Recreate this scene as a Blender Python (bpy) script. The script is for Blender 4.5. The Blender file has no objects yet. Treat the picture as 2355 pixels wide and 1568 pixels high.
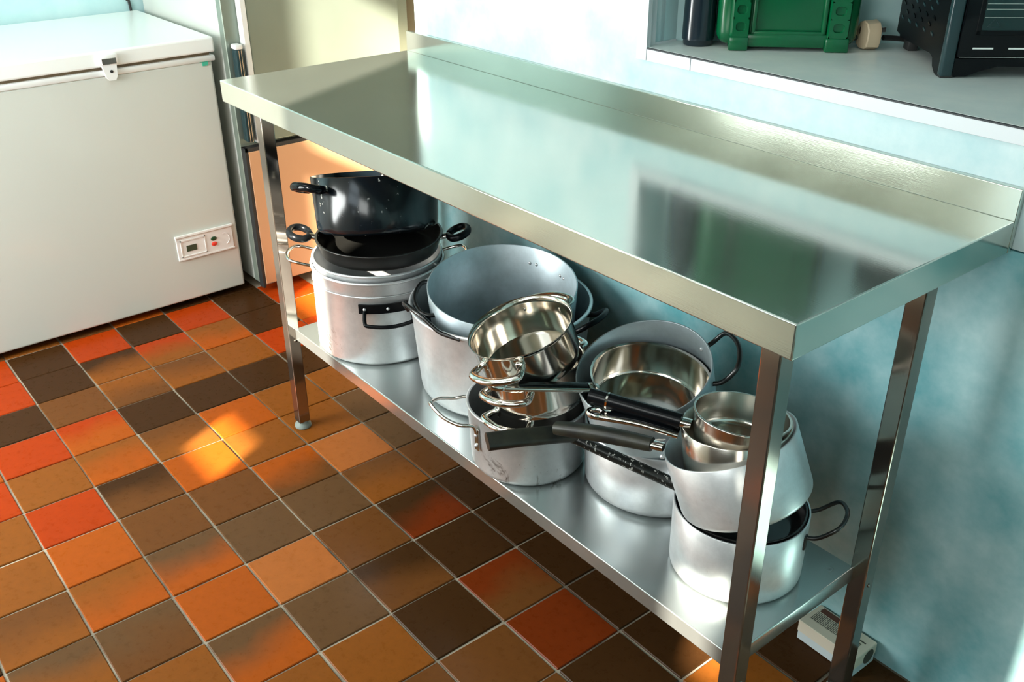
import bpy, bmesh, math, random
from mathutils import Vector, Matrix, Quaternion
from math import sin, cos, pi, radians as rad

random.seed(7)
S = bpy.context.scene
COL = S.collection

# ------------------------------------------------------------------ camera
cam_d = bpy.data.cameras.new('camera')
cam_d.sensor_fit = 'HORIZONTAL'
cam_d.sensor_width = 36.0
cam_d.lens = 36.0 * 2220.56 / 2355.0
cam_d.clip_start = 0.02
cam = bpy.data.objects.new('camera', cam_d)
COL.objects.link(cam)
RX = Vector((0.62722042, 0.7788186, -0.00601108))
DN = Vector((0.36345925, -0.29951997, -0.88214804))
FW = Vector((-0.68883374, 0.55111648, -0.47093386))
CL = Vector((2.3231968, -0.2220507, 1.3378139))
cam.matrix_world = Matrix(((RX.x, -DN.x, -FW.x, CL.x), (RX.y, -DN.y, -FW.y, CL.y),
                           (RX.z, -DN.z, -FW.z, CL.z), (0, 0, 0, 1)))
S.camera = cam

# ------------------------------------------------------------------ world, sun, lamps, exposure
w = bpy.data.worlds.new('daylight')
S.world = w
w.use_nodes = True
bg = w.node_tree.nodes['Background']
bg.inputs['Color'].default_value = (0.80, 0.93, 1.0, 1)
bg.inputs['Strength'].default_value = 3.0

def lamp(name, kind, energy, color, loc, direction, **kw):
    d = bpy.data.lights.new(name, kind)
    d.energy = energy
    d.color = color
    for k, v in kw.items():
        setattr(d, k, v)
    o = bpy.data.objects.new(name, d)
    COL.objects.link(o)
    o.location = loc
    o.rotation_euler = Vector(direction).to_track_quat('-Z', 'Y').to_euler()
    return o

SUN_DIR = (-0.4925, 1.0, -0.60)
lamp('sun', 'SUN', 34.0, (1.0, 0.90, 0.74), (3, -4, 4), SUN_DIR, angle=rad(1.0))
# overhead fill added to lift the room; no fitting is modelled
lamp('ceiling_fill', 'AREA', 8.0, (1.0, 0.98, 0.92), (0.35, -0.35, 2.56), (0, 0.12, -1), shape='RECTANGLE', size=1.3, size_y=0.35)
# soft daylight at the unseen wall: left source follows the leg shadow, right added
lamp('soft_daylight', 'AREA', 80.0, (0.96, 1.0, 0.98), (0.06, -1.185, 0.86), (0.05, 1, -0.05), shape='RECTANGLE', size=1.0, size_y=1.2)
lamp('soft_daylight', 'AREA', 13.0, (0.96, 1.0, 0.98), (2.00, -1.185, 1.40), (0.0, 1, -0.05), shape='RECTANGLE', size=0.9, size_y=0.75)  # added to brighten the right of the wall; no pane behind it

S.view_settings.view_transform = 'Standard'
S.view_settings.look = 'None'
S.view_settings.gamma = 1.0
S.view_settings.use_curve_mapping = False
S.view_settings.exposure = 0.25
S.cycles.use_denoising = True
S.cycles.max_bounces = 10
S.cycles.diffuse_bounces = 5
S.cycles.glossy_bounces = 6
S.cycles.sample_clamp_indirect = 6.0
S.cycles.caustics_reflective = False
S.cycles.caustics_refractive = False

# ------------------------------------------------------------------ materials
MAT = {}
def nt(name):
    m = bpy.data.materials.new(name)
    m.use_nodes = True
    MAT[name] = m
    t = m.node_tree
    return m, t, t.nodes['Principled BSDF'], t.nodes.new, t.links.new

def simple(name, col, rough=0.5, metal=0.0, spec=0.5, coat=0.0):
    m, t, b, N, L = nt(name)
    b.inputs['Base Color'].default_value = (*col, 1)
    b.inputs['Roughness'].default_value = rough
    b.inputs['Metallic'].default_value = metal
    b.inputs['Specular IOR Level'].default_value = spec
    b.inputs['Coat Weight'].default_value = coat
    return m

def noise(t, N, L, scale, detail=4, vec=None, rough=0.55, dist=0.0):
    n = N('ShaderNodeTexNoise')
    n.inputs['Scale'].default_value = scale
    n.inputs['Detail'].default_value = detail
    n.inputs['Roughness'].default_value = rough
    n.inputs['Distortion'].default_value = dist
    if vec is not None:
        L(vec, n.inputs['Vector'])
    return n.outputs['Fac']

def ramp(t, N, L, fac, stops):
    r = N('ShaderNodeValToRGB')
    e = r.color_ramp.elements
    e[0].position, e[0].color = stops[0][0], (*stops[0][1], 1)
    e[1].position, e[1].color = stops[1][0], (*stops[1][1], 1)
    for p, c in stops[2:]:
        x = e.new(p)
        x.color = (*c, 1)
    L(fac, r.inputs['Fac'])
    return r.outputs['Color']

def objvec(N, L, scale=(1, 1, 1)):
    tc = N('ShaderNodeTexCoord')
    mp = N('ShaderNodeMapping')
    mp.inputs['Scale'].default_value = scale
    L(tc.outputs['Object'], mp.inputs['Vector'])
    return mp.outputs['Vector']

def mixc(N, L, fac, a, b, mode='MIX'):
    x = N('ShaderNodeMix')
    x.data_type = 'RGBA'
    x.blend_type = mode
    for s, v in ((x.inputs[0], fac), (x.inputs[6], a), (x.inputs[7], b)):
        if hasattr(v, 'is_linked') or hasattr(v, 'links'):
            L(v, s)
        elif isinstance(v, tuple):
            s.default_value = (*v, 1)
        else:
            s.default_value = v
    return x.outputs[2]

def bump(N, L, b, h, strength, dist=0.001):
    u = N('ShaderNodeBump')
    u.inputs['Strength'].default_value = strength
    u.inputs['Distance'].default_value = dist
    L(h, u.inputs['Height'])
    L(u.outputs['Normal'], b.inputs['Normal'])

def brushed(name, col, r0, r1, stretch, dark=0.82, strength=0.05, metal=1.0):
    m, t, b, N, L = nt(name)
    v = objvec(N, L, stretch)
    n1 = noise(t, N, L, 60, 3, v)
    v2 = objvec(N, L)
    n2 = noise(t, N, L, 5, 3, v2, 0.5)
    c = ramp(t, N, L, n2, [(0.15, tuple(x * dark for x in col)), (0.85, col)])
    L(c, b.inputs['Base Color'])
    b.inputs['Metallic'].default_value = metal
    mr = N('ShaderNodeMapRange')
    mr.inputs['From Min'].default_value = 0.15
    mr.inputs['From Max'].default_value = 0.85
    mr.inputs['To Min'].default_value = r0
    mr.inputs['To Max'].default_value = r1
    L(n2, mr.inputs['Value'])
    L(mr.outputs['Result'], b.inputs['Roughness'])
    bump(N, L, b, n1, strength, 0.0006)
    return m

def aluminium(name, col=(0.80, 0.83, 0.85), stain=(0.30, 0.25, 0.20), rough=0.36, low=0.0):
    m, t, b, N, L = nt(name)
    v = objvec(N, L, (1, 1, 1.0))
    n = noise(t, N, L, 9, 6, v, 0.7)
    c = ramp(t, N, L, n, [(0.30, tuple(x * 0.72 for x in col)), (0.62, col)])
    n2 = noise(t, N, L, 26, 5, objvec(N, L, (1, 1, 0.6)), 0.75, 0.6)
    f = ramp(t, N, L, n2, [(0.60 if low else 0.66, (0, 0, 0)), (0.70 if low else 0.76, (1, 1, 1))])
    if low:
        tc = N('ShaderNodeTexCoord')
        sp = N('ShaderNodeSeparateXYZ')
        L(tc.outputs['Object'], sp.inputs[0])
        mr = N('ShaderNodeMapRange')
        mr.inputs['From Min'].default_value = 0.0
        mr.inputs['From Max'].default_value = low
        mr.inputs['To Min'].default_value = 1.0
        mr.inputs['To Max'].default_value = 0.12
        L(sp.outputs['Z'], mr.inputs['Value'])
        mu = N('ShaderNodeMath')
        mu.operation = 'MULTIPLY'
        L(f, mu.inputs[0])
        L(mr.outputs['Result'], mu.inputs[1])
        f = mu.outputs[0]
    else:
        mu = N('ShaderNodeMath')
        mu.operation = 'MULTIPLY'
        L(f, mu.inputs[0])
        mu.inputs[1].default_value = 0.3
        f = mu.outputs[0]
    c2 = mixc(N, L, f, c, stain)
    L(c2, b.inputs['Base Color'])
    b.inputs['Metallic'].default_value = 0.64
    b.inputs['Roughness'].default_value = rough
    n3 = noise(t, N, L, 40, 3, objvec(N, L, (0.4, 0.4, 14)))
    bump(N, L, b, n3, 0.06, 0.0006)
    return m

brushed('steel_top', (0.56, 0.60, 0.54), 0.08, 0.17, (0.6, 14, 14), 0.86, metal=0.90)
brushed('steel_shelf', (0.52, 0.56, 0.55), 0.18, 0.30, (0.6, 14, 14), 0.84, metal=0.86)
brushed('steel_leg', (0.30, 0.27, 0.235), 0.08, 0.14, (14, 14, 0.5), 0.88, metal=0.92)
brushed('steel_door', (0.27, 0.32, 0.27), 0.30, 0.42, (14, 14, 0.5), 0.84, strength=0.03, metal=0.45)
aluminium('aluminium', low=0.0)
aluminium('aluminium_stained', (0.80, 0.82, 0.83), (0.10, 0.07, 0.05), 0.34, low=0.12)
aluminium('aluminium_dull', (0.54, 0.63, 0.67), (0.25, 0.22, 0.2), 0.42)
brushed('polished_steel', (0.70, 0.66, 0.60), 0.10, 0.15, (0.3, 0.3, 20), 0.9, strength=0.0)
brushed('satin_steel', (0.68, 0.65, 0.60), 0.16, 0.24, (0.3, 0.3, 20), 0.9, strength=0.03)
simple('chrome', (0.72, 0.70, 0.66), 0.09, 1.0)
simple('dark_wire', (0.06, 0.06, 0.06), 0.30, 0.9)
simple('black_plastic', (0.004, 0.005, 0.006), 0.26, spec=0.25)
simple('black_gloss', (0.003, 0.004, 0.005), 0.12, spec=0.22)
simple('black_satin', (0.004, 0.005, 0.006), 0.30, spec=0.14)
simple('nonstick', (0.012, 0.012, 0.012), 0.22, spec=0.5)
simple('grey_nonstick', (0.10, 0.12, 0.12), 0.35, 0.6)
simple('oven_trim', (0.018, 0.040, 0.045), 0.20, spec=0.4)
simple('oven_glass', (0.003, 0.022, 0.022), 0.05, spec=0.45)
simple('white_enamel', (0.60, 0.62, 0.57), 0.22, spec=0.5, coat=0.2)
simple('white_lid', (0.86, 0.88, 0.86), 0.25, spec=0.5)
simple('white_plastic', (0.82, 0.83, 0.82), 0.35)
simple('panel_plastic', (0.80, 0.78, 0.76), 0.4)
simple('seal', (0.16, 0.11, 0.06), 0.6)
simple('display', (0.05, 0.07, 0.04), 0.2)
simple('green_button', (0.01, 0.05, 0.015), 0.35)
simple('red_button', (0.70, 0.04, 0.02), 0.35)
simple('badge_green', (0.05, 0.45, 0.30), 0.4)
simple('keyhole', (0.02, 0.02, 0.02), 0.4)
simple('cream_plastic', (0.72, 0.55, 0.37), 0.42)
simple('brown_hole', (0.05, 0.02, 0.01), 0.6)
simple('rubber', (0.02, 0.02, 0.02), 0.6)
simple('foot_grey', (0.22, 0.27, 0.25), 0.6)
simple('door_floor_glow', (0.60, 0.33, 0.18), 0.38)  # orange bounce from the sunlit floor put into the door colour
simple('white_trim', (0.66, 0.70, 0.73), 0.4)
simple('laminate_grey', (0.55, 0.58, 0.55), 0.35)
simple('laminate_edge', (0.01, 0.015, 0.02), 0.5)
simple('ceiling_paint', (0.80, 0.82, 0.80), 0.8)
simple('beige_paint', (0.58, 0.52, 0.42), 0.7)
simple('brown_paint', (0.09, 0.055, 0.03), 0.6)
simple('card_side', (0.62, 0.58, 0.47), 0.7)
simple('card_blue', (0.50, 0.58, 0.60), 0.7)
simple('print_dark', (0.06, 0.06, 0.045), 0.7)
simple('print_red', (0.10, 0.035, 0.02), 0.7)
simple('white_mark', (0.75, 0.80, 0.76), 0.4)
simple('navy_gloss', (0.006, 0.014, 0.022), 0.18, spec=0.6)
simple('green_seal', (0.03, 0.10, 0.09), 0.5)

# grey laminate with faint mottling
def mottled(name, a, b_, scale, rough, bumpy=0.0, detail=6):
    m, t, b, N, L = nt(name)
    n = noise(t, N, L, scale, detail, objvec(N, L), 0.62)
    L(ramp(t, N, L, n, [(0.32, a), (0.68, b_)]), b.inputs['Base Color'])
    b.inputs['Roughness'].default_value = rough
    if bumpy:
        bump(N, L, b, noise(t, N, L, scale * 12, 3, objvec(N, L)), bumpy, 0.001)
    return m
mottled('wall_blue', (0.45, 0.65, 0.68), (0.68, 0.80, 0.81), 9, 0.38, 0.05)
mottled('wall_blue_shaded', (0.12, 0.38, 0.42), (0.46, 0.66, 0.68), 6, 0.40, 0.05)  # blue wall with the dimmer light low down put into its colour
mottled('wall_blue_plain', (0.42, 0.66, 0.68), (0.56, 0.76, 0.77), 6, 0.5)
mottled('laminate', (0.58, 0.65, 0.64), (0.68, 0.73, 0.70), 14, 0.30)
mottled('grout', (0.05, 0.04, 0.025), (0.55, 0.47, 0.36), 3.2, 0.85, 0.3)
mottled('green_plastic', (0.001, 0.080, 0.028), (0.002, 0.105, 0.036), 5, 0.20)
mottled('worn_black', (0.008, 0.009, 0.008), (0.030, 0.030, 0.020), 30, 0.42)

# scuffed black enamel: white chips towards the foot
def chipped(name, base, rough, amount, sc=70):
    m, t, b, N, L = nt(name)
    n = noise(t, N, L, sc, 4, objvec(N, L, (1, 1, 0.45)), 0.6)
    f = ramp(t, N, L, n, [(amount, (0, 0, 0)), (amount + 0.03, (1, 1, 1))])
    L(mixc(N, L, f, base, (0.55, 0.56, 0.52)), b.inputs['Base Color'])
    b.inputs['Roughness'].default_value = rough
    bump(N, L, b, noise(t, N, L, 45, 4, objvec(N, L, (1, 1, 0.5))), 0.25, 0.001)
    return m
chipped('black_enamel', (0.004, 0.007, 0.010), 0.17, 0.67)
chipped('speckled_black', (0.012, 0.014, 0.013), 0.28, 0.60, 190)
chipped('black_pan', (0.012, 0.012, 0.011), 0.30, 0.74)

# printed carton: the lines of print are dark and too small to read
def carton_print():
    m, t, b, N, L = nt('carton_print')
    wv = N('ShaderNodeTexWave')
    wv.bands_direction = 'Y'
    wv.inputs['Scale'].default_value = 85
    wv.inputs['Distortion'].default_value = 0.0
    L(objvec(N, L), wv.inputs['Vector'])
    n = noise(t, N, L, 300, 2, objvec(N, L, (1, 0.25, 1)))
    mu = N('ShaderNodeMath')
    mu.operation = 'MULTIPLY_ADD'
    L(wv.outputs['Fac'], mu.inputs[0])
    mu.inputs[1].default_value = 0.5
    L(n, mu.inputs[2])
    L(ramp(t, N, L, mu.outputs[0], [(0.70, (0.55, 0.53, 0.43)), (0.78, (0.06, 0.06, 0.045))]), b.inputs['Base Color'])
    b.inputs['Roughness'].default_value = 0.7
carton_print()

# quarry tiles: fired clay, some flashed from one colour to another along the tile
TC = {'O': (0.34, 0.070, 0.006), 'R': (0.34, 0.036, 0.003), 'B': (0.130, 0.047, 0.012), 'D': (0.046, 0.019, 0.006),
      'G': (0.110, 0.054, 0.022), 'S': (0.37, 0.112, 0.026), 'N': (0.215, 0.066, 0.010), 'M': (0.15, 0.024, 0.004)}  # M is red clay with the low light put into the colour
def tile_mat(code):
    if 'tile_' + code in MAT:
        return MAT['tile_' + code]
    m, t, b, N, L = nt('tile_' + code)
    a, c = TC[code[0]], TC[code[-1]]
    tc = N('ShaderNodeTexCoord')
    oi = N('ShaderNodeObjectInfo')
    va = N('ShaderNodeVectorMath')
    va.operation = 'ADD'
    sc_ = N('ShaderNodeVectorMath')
    sc_.operation = 'SCALE'
    sc_.inputs['Scale'].default_value = 37.0
    L(oi.outputs['Random'], sc_.inputs[0])
    L(tc.outputs['Object'], va.inputs[0])
    L(sc_.outputs[0], va.inputs[1])
    n = noise(t, N, L, 8, 2, va.outputs[0], 0.45)
    sp = N('ShaderNodeSeparateXYZ')
    L(tc.outputs['Object'], sp.inputs[0])
    g = N('ShaderNodeMath')
    g.operation = 'MULTIPLY_ADD'
    L(sp.outputs['X'], g.inputs[0])
    g.inputs[1].default_value = 7.0
    L(n, g.inputs[2])
    base = ramp(t, N, L, g.outputs[0], [(0.16, a), (0.84, c)])
    n2 = noise(t, N, L, 60, 5, va.outputs[0], 0.7)
    r2 = ramp(t, N, L, n2, [(0.22, (0.86, 0.86, 0.86)), (0.78, (1.12, 1.10, 1.06))])
    L(mixc(N, L, 1.0, base, r2, 'MULTIPLY'), b.inputs['Base Color'])
    mr = N('ShaderNodeMapRange')
    mr.inputs['To Min'].default_value = 0.20
    mr.inputs['To Max'].default_value = 0.38
    L(n2, mr.inputs['Value'])
    L(mr.outputs['Result'], b.inputs['Roughness'])
    b.inputs['Specular IOR Level'].default_value = 0.07
    bump(N, L, b, n2, 0.07, 0.001)
    return m

# ------------------------------------------------------------------ mesh helpers
def obj(name, bm, mat, parent=None, smooth=False, angle=40):
    me = bpy.data.meshes.new(name)
    bmesh.ops.recalc_face_normals(bm, faces=bm.faces)
    bm.to_mesh(me)
    bm.free()
    if isinstance(mat, str):
        mat = MAT[mat]
    me.materials.append(mat)
    if smooth == 'bevel':
        big = max(p.area for p in me.polygons)
        for p in me.polygons:
            p.use_smooth = p.area < big * 0.02
    elif smooth:
        for p in me.polygons:
            p.use_smooth = True
        if smooth is True:
            me.set_sharp_from_angle(angle=rad(angle))
    o = bpy.data.objects.new(name, me)
    COL.objects.link(o)
    if parent is not None:
        o.parent = parent
    return o

def tag(o, label=None, cat=None, group=None, kind=None):
    if label: o['label'] = label
    if cat: o['category'] = cat
    if group: o['group'] = group
    if kind: o['kind'] = kind
    return o

def thing(name, label, cat, loc=(0, 0, 0), rotz=0.0, normal=None, group=None):
    o = bpy.data.objects.new(name, None)
    o.empty_display_size = 0.05
    COL.objects.link(o)
    if normal is not None:
        q = Vector((0, 0, 1)).rotation_difference(Vector(normal).normalized())
    else:
        q = Quaternion((0, 0, 1), rotz)
    o.matrix_world = Matrix.Translation(Vector(loc)) @ q.to_matrix().to_4x4()
    return tag(o, label, cat, group)

def add_box(bm, x0, x1, y0, y1, z0, z1, bev=0.0, seg=2):
    r = bmesh.ops.create_cube(bm, size=1.0)
    vs = r['verts']
    bmesh.ops.scale(bm, vec=(x1 - x0, y1 - y0, z1 - z0), verts=vs)
    bmesh.ops.translate(bm, vec=((x0 + x1) / 2, (y0 + y1) / 2, (z0 + z1) / 2), verts=vs)
    if bev > 0:
        es = list({e for v in vs for e in v.link_edges})
        bmesh.ops.bevel(bm, geom=es, offset=bev, segments=seg, profile=0.5, affect='EDGES')
    return bm

def box(*a, **k):
    return add_box(bmesh.new(), *a, **k)

def prism(pts, z0, z1, bm=None):
    bm = bm or bmesh.new()
    lo = [bm.verts.new((x, y, z0)) for x, y in pts]
    hi = [bm.verts.new((x, y, z1)) for x, y in pts]
    bm.faces.new(lo[::-1])
    bm.faces.new(hi)
    n = len(pts)
    for i in range(n):
        bm.faces.new((lo[i], lo[(i + 1) % n], hi[(i + 1) % n], hi[i]))
    return bm

def lathe(profile, seg=64, bm=None, closed=False):
    bm = bm or bmesh.new()
    rings = []
    for r, z in profile:
        if r < 1e-6:
            rings.append([bm.verts.new((0, 0, z))])
        else:
            rings.append([bm.verts.new((r * cos(2 * pi * i / seg), r * sin(2 * pi * i / seg), z)) for i in range(seg)])
    pairs = list(zip(rings, rings[1:]))
    if closed:
        pairs.append((rings[-1], rings[0]))
    for a, b in pairs:
        for i in range(seg):
            j = (i + 1) % seg
            if len(a) == 1 and len(b) == 1:
                continue
            if len(a) == 1:
                bm.faces.new((a[0], b[j], b[i]))
            elif len(b) == 1:
                bm.faces.new((a[i], a[j], b[0]))
            else:
                bm.faces.new((a[i], a[j], b[j], b[i]))
    return bm

def smoothpath(pts, n=6, closed=False):
    P = [Vector(p) for p in pts]
    out = []
    m = len(P)
    for i in range(m if closed else m - 1):
        if closed:
            a, b, c, d = P[(i - 1) % m], P[i], P[(i + 1) % m], P[(i + 2) % m]
        else:
            a, b, c, d = P[max(i - 1, 0)], P[i], P[i + 1], P[min(i + 2, m - 1)]
        for k in range(n):
            t = k / n
            out.append(0.5 * ((2 * b) + (c - a) * t + (2 * a - 5 * b + 4 * c - d) * t * t + (3 * b - a - 3 * c + d) * t ** 3))
    if not closed:
        out.append(P[-1])
    return out

def sweep(path, rx, ry=None, sides=10, closed=False, up=None, scale=None, bm=None, power=1.0):
    """sweep an elliptic (power<1: boxy) section along a path"""
    bm = bm or bmesh.new()
    ry = ry or rx
    P = [Vector(p) for p in path]
    n = len(P)
    T = []
    for i in range(n):
        if closed:
            T.append((P[(i + 1) % n] - P[(i - 1) % n]).normalized())
        else:
            T.append((P[min(i + 1, n - 1)] - P[max(i - 1, 0)]).normalized())
    u = Vector(up) if up is not None else (Vector((0, 0, 1)) if abs(T[0].z) < 0.9 else Vector((1, 0, 0)))
    rings = []
    for i in range(n):
        s = T[i].cross(u)
        if s.length < 1e-4:
            s = T[i].orthogonal()
        s.normalize()
        v = s.cross(T[i]).normalized()
        if up is None:
            u = v
        k = scale(i / (n - 1)) if scale else 1.0
        ring = []
        for a in range(sides):
            th = 2 * pi * (a + 0.5) / sides
            cx, cy = cos(th), sin(th)
            cx = math.copysign(abs(cx) ** power, cx)
            cy = math.copysign(abs(cy) ** power, cy)
            ring.append(bm.verts.new(P[i] + s * (cx * rx * k) + v * (cy * ry * k)))
        rings.append(ring)
    m = n if closed else n - 1
    for i in range(m):
        a, b = rings[i], rings[(i + 1) % n]
        for j in range(sides):
            bm.faces.new((a[j], a[(j + 1) % sides], b[(j + 1) % sides], b[j]))
    if not closed:
        bm.faces.new(rings[0][::-1])
        bm.faces.new(rings[-1])
    return bm

def arc(cx, cz, r, a0, a1, n=4):
    return [(cx + r * cos(a0 + (a1 - a0) * i / n), cz + r * sin(a0 + (a1 - a0) * i / n)) for i in range(n + 1)]

def pot_profile(rb, rt, h, t=0.003, edge=0.012, bead=0.0, flare=0.0):
    p = [(0, 0)] + arc(rb - edge, edge, edge, -pi / 2, 0, 4)
    if bead:
        p += [(rt - 0.0005, h - bead * 2.2)] + arc(rt, h - bead, bead, -pi / 2, pi / 2, 5) + [(rt - t, h - bead * 0.4)]
    elif flare:
        p += [(rt - flare, h - flare * 1.2), (rt - flare * 0.3, h - flare * 0.3), (rt, h), (rt - 0.001, h + 0.0012), (rt - flare - t, h - flare * 0.9)]
    else:
        p += [(rt, h - 0.0006), (rt - 0.0006, h), (rt - t + 0.0006, h), (rt - t, h - 0.0006)]
    ri = rb - t
    p += [(ri, edge + t)] + arc(ri - edge, edge + t, edge, 0, -pi / 2, 4)[1:] + [(0, t)]
    return p

def pol(r, a, z):
    return Vector((r * cos(rad(a)), r * sin(rad(a)), z))

def loop_path(r, az, z, span, out, rise, drop=0.0, square=0.6):
    h = math.degrees(span / 2 / r)
    return smoothpath([pol(r - 0.002, az - h, z - drop), pol(r + out * 0.35, az - h * 0.95, z + rise * 0.15), pol(r + out * 0.85, az - h * 0.75 * square / 0.6, z + rise * 0.8),
                       pol(r + out, az - h * 0.25, z + rise), pol(r + out, az + h * 0.25, z + rise), pol(r + out * 0.85, az + h * 0.75 * square / 0.6, z + rise * 0.8),
                       pol(r + out * 0.35, az + h * 0.95, z + rise * 0.15), pol(r - 0.002, az + h, z - drop)], 5)

def local(root, p):
    return root.matrix_world.inverted() @ Vector(p)

def ball(loc, r, bm=None, sx=1, sy=1, sz=1, u=10, v=6):
    bm = bm or bmesh.new()
    q = bmesh.ops.create_uvsphere(bm, u_segments=u, v_segments=v, radius=r)['verts']
    bmesh.ops.scale(bm, vec=(sx, sy, sz), verts=q)
    bmesh.ops.translate(bm, vec=loc, verts=q)
    return bm

# ------------------------------------------------------------------ the setting
WY = 1.085            # plane of the wall behind the table
WL = -1.09            # wall behind the freezer
WF = -1.20            # window wall behind the camera
RX1 = 3.55
ZC = 2.60
T = 0.155

floor = tag(obj('floor', box(WL - 0.1, RX1 + 0.1, WF - 0.1, 2.3, -0.10, -0.0035), 'grout'), kind='structure')

CODES = {
 (-1, 1): 'R', (-1, 2): 'N', (-1, 3): 'N', (-1, 4): 'BN', (-1, 5): 'GN', (-1, 6): 'G', (-1, 0): 'O', (-1, 7): 'B',
 (0, -3): 'R', (0, -2): 'R', (0, -1): 'D', (0, 0): 'R', (0, 1): 'N', (0, 2): 'R', (0, 3): 'O', (0, 4): 'NO', (0, 5): 'GB', (0, 6): 'N', (0, 7): 'N',
 (1, -3): 'D', (1, -2): 'D', (1, -1): 'B', (1, 0): 'RO', (1, 1): 'NO', (1, 2): 'DB', (1, 3): 'B', (1, 4): 'GO', (1, 5): 'O', (1, 6): 'GO', (1, 7): 'N',
 (2, -4): 'B', (2, -3): 'R', (2, -2): 'DN', (2, -1): 'NB', (2, 0): 'D', (2, 1): 'BN', (2, 2): 'O', (2, 3): 'B', (2, 4): 'G', (2, 5): 'S', (2, 6): 'G', (2, 7): 'N',
 (3, -4): 'O', (3, -3): 'D', (3, -2): 'RN', (3, -1): 'BN', (3, 0): 'D', (3, 1): 'O', (3, 2): 'N', (3, 3): 'OB', (3, 4): 'G', (3, 5): 'B', (3, 6): 'DB', (3, 7): 'D', (3, 8): 'B',
 (4, -4): 'D', (4, -3): 'R', (4, -2): 'NO', (4, -1): 'N', (4, 0): 'D', (4, 1): 'N', (4, 2): 'N', (4, 3): 'S', (4, 4): 'BN', (4, 5): 'DM', (4, 6): 'D', (4, 7): 'MB', (4, 8): 'M', (4, 9): 'D', (4, 10): 'D',
 (5, -4): 'D', (5, -3): 'D', (5, -2): 'D', (5, -1): 'R', (5, 0): 'D', (5, 1): 'N', (5, 2): 'G', (5, 3): 'G', (5, 4): 'B', (5, 5): 'D', (5, 6): 'D', (5, 7): 'D', (5, 8): 'D', (5, 9): 'D', (5, 10): 'N',  # dark run carries the shade under the table in its colour
 (6, -3): 'R', (6, -2): 'O', (6, -1): 'R', (6, 0): 'N', (6, 1): 'D', (6, 2): 'B', (6, 10): 'D', (6, 11): 'D',
}
tile_mesh = {}
def tile(code):
    if code in tile_mesh:
        return tile_mesh[code]
    bm = box(-0.0752, 0.0752, -0.0752, 0.0752, -0.012, 0.0, bev=0.0016, seg=1)
    me = bpy.data.meshes.new('quarry_tile_' + code)
    bm.to_mesh(me)
    bm.free()
    me.materials.append(tile_mat(code))
    tile_mesh[code] = me
    return me
rt = random.Random(3)
pool = ['B', 'D', 'N', 'G', 'O', 'BN', 'GB', 'B', 'D']
nt_ = 0
for k in range(-4, 14):
    for j in range(-4, 7):
        if j == 6 and k < -3:
            continue
        code = CODES.get((j, k)) or rt.choice(pool)
        o = bpy.data.objects.new('quarry_tile', tile(code))
        COL.objects.link(o)
        o.parent = floor
        o.location = ((k + 0.5) * T + rt.uniform(-0.0011, 0.0011), (j + 0.5) * T + rt.uniform(-0.0011, 0.0011), rt.uniform(-0.0007, 0.0003))
        o.rotation_euler = (rt.uniform(-0.003, 0.003), rt.uniform(-0.003, 0.003), rad(rt.uniform(-0.35, 0.35)))
        nt_ += 1

def struct(name, bm, mat, parent=None, **k):
    o = obj(name, bm, mat, parent, **k)
    if parent is None:
        o['kind'] = 'structure'
    return o

# wall behind the table, with a deep corner niche
wall = struct('wall_back', box(0.335, RX1, WY + 0.012, WY + 0.05, 0, 0.93), 'beige_paint')
NX0, NX1, NZ0, NZ1 = 1.078, 2.30, 0.985, 1.75
obj('wall_panel', box(0.33, RX1, WY, WY + 0.012, 0.0, 0.817, bev=0.0006, seg=1), 'wall_blue_shaded', wall)
bm = box(0.33, NX0, WY, WY + 0.05, 0.8195, ZC)
add_box(bm, NX1, RX1, WY, WY + 0.05, 0.8195, ZC)
add_box(bm, NX0, NX1, WY, WY + 0.05, 0.8195, 0.965)
add_box(bm, NX0, NX1, WY, WY + 0.05, NZ1, ZC)
obj('wall_panel', bm, 'wall_blue', wall)
obj('niche_panel', prism([(NX0, 1.168), (1.95, 2.04), (1.93, 2.06), (NX0 - 0.03, 1.180)], NZ0 - 0.03, NZ1 + 0.05), 'wall_blue_plain', wall)
obj('niche_panel', box(NX0 - 0.03, NX0, WY + 0.04, 1.19, NZ0 - 0.03, NZ1 + 0.05), 'wall_blue_plain', wall)
obj('niche_panel', prism([(1.93, 2.03), (2.33, 2.03), (2.33, 2.07), (1.93, 2.07)], NZ0 - 0.03, NZ1 + 0.05), 'wall_blue_plain', wall)
obj('niche_panel', box(NX1, NX1 + 0.03, WY + 0.04, 2.07, NZ0 - 0.03, NZ1 + 0.05), 'wall_blue_plain', wall)
obj('niche_ceiling', prism([(NX0 - 0.03, WY + 0.02), (NX0 - 0.03, 1.19), (1.95, 2.07), (2.33, 2.07), (2.33, WY + 0.02)], NZ1, NZ1 + 0.04), 'white_trim', wall)
# grey laminate sill of the niche with a dark edge line, pale fascia strips and a white casing
sill = struct('trim_1', prism([(NX0 + 0.001, WY - 0.002), (NX0 + 0.001, 1.167), (1.949, 2.038), (NX1, 2.038), (NX1, WY - 0.002)], NZ0 - 0.018, NZ0), 'laminate')
obj('edge_strip', box(NX0 + 0.012, NX1, WY - 0.0068, WY - 0.002, NZ0 - 0.0026, NZ0 - 0.0004), 'laminate_edge', sill)
for x0, x1 in ((NX0 + 0.013, 1.1945), (1.196, NX1)):
    obj('fascia_strip', box(x0, x1, WY - 0.0066, WY - 0.0005, NZ0 - 0.0235, NZ0 - 0.0026, bev=0.0005, seg=1), 'white_trim', sill)
casing = struct('trim_2', box(NX0 - 0.012, NX0 + 0.0125, WY - 0.0075, WY + 0.002, NZ0 - 0.0225, NZ1), 'white_trim', None)
obj('reveal_strip', box(NX0 - 0.0, NX0 + 0.0055, WY + 0.002, WY + 0.022, NZ0, NZ1), 'white_trim', casing)
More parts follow.
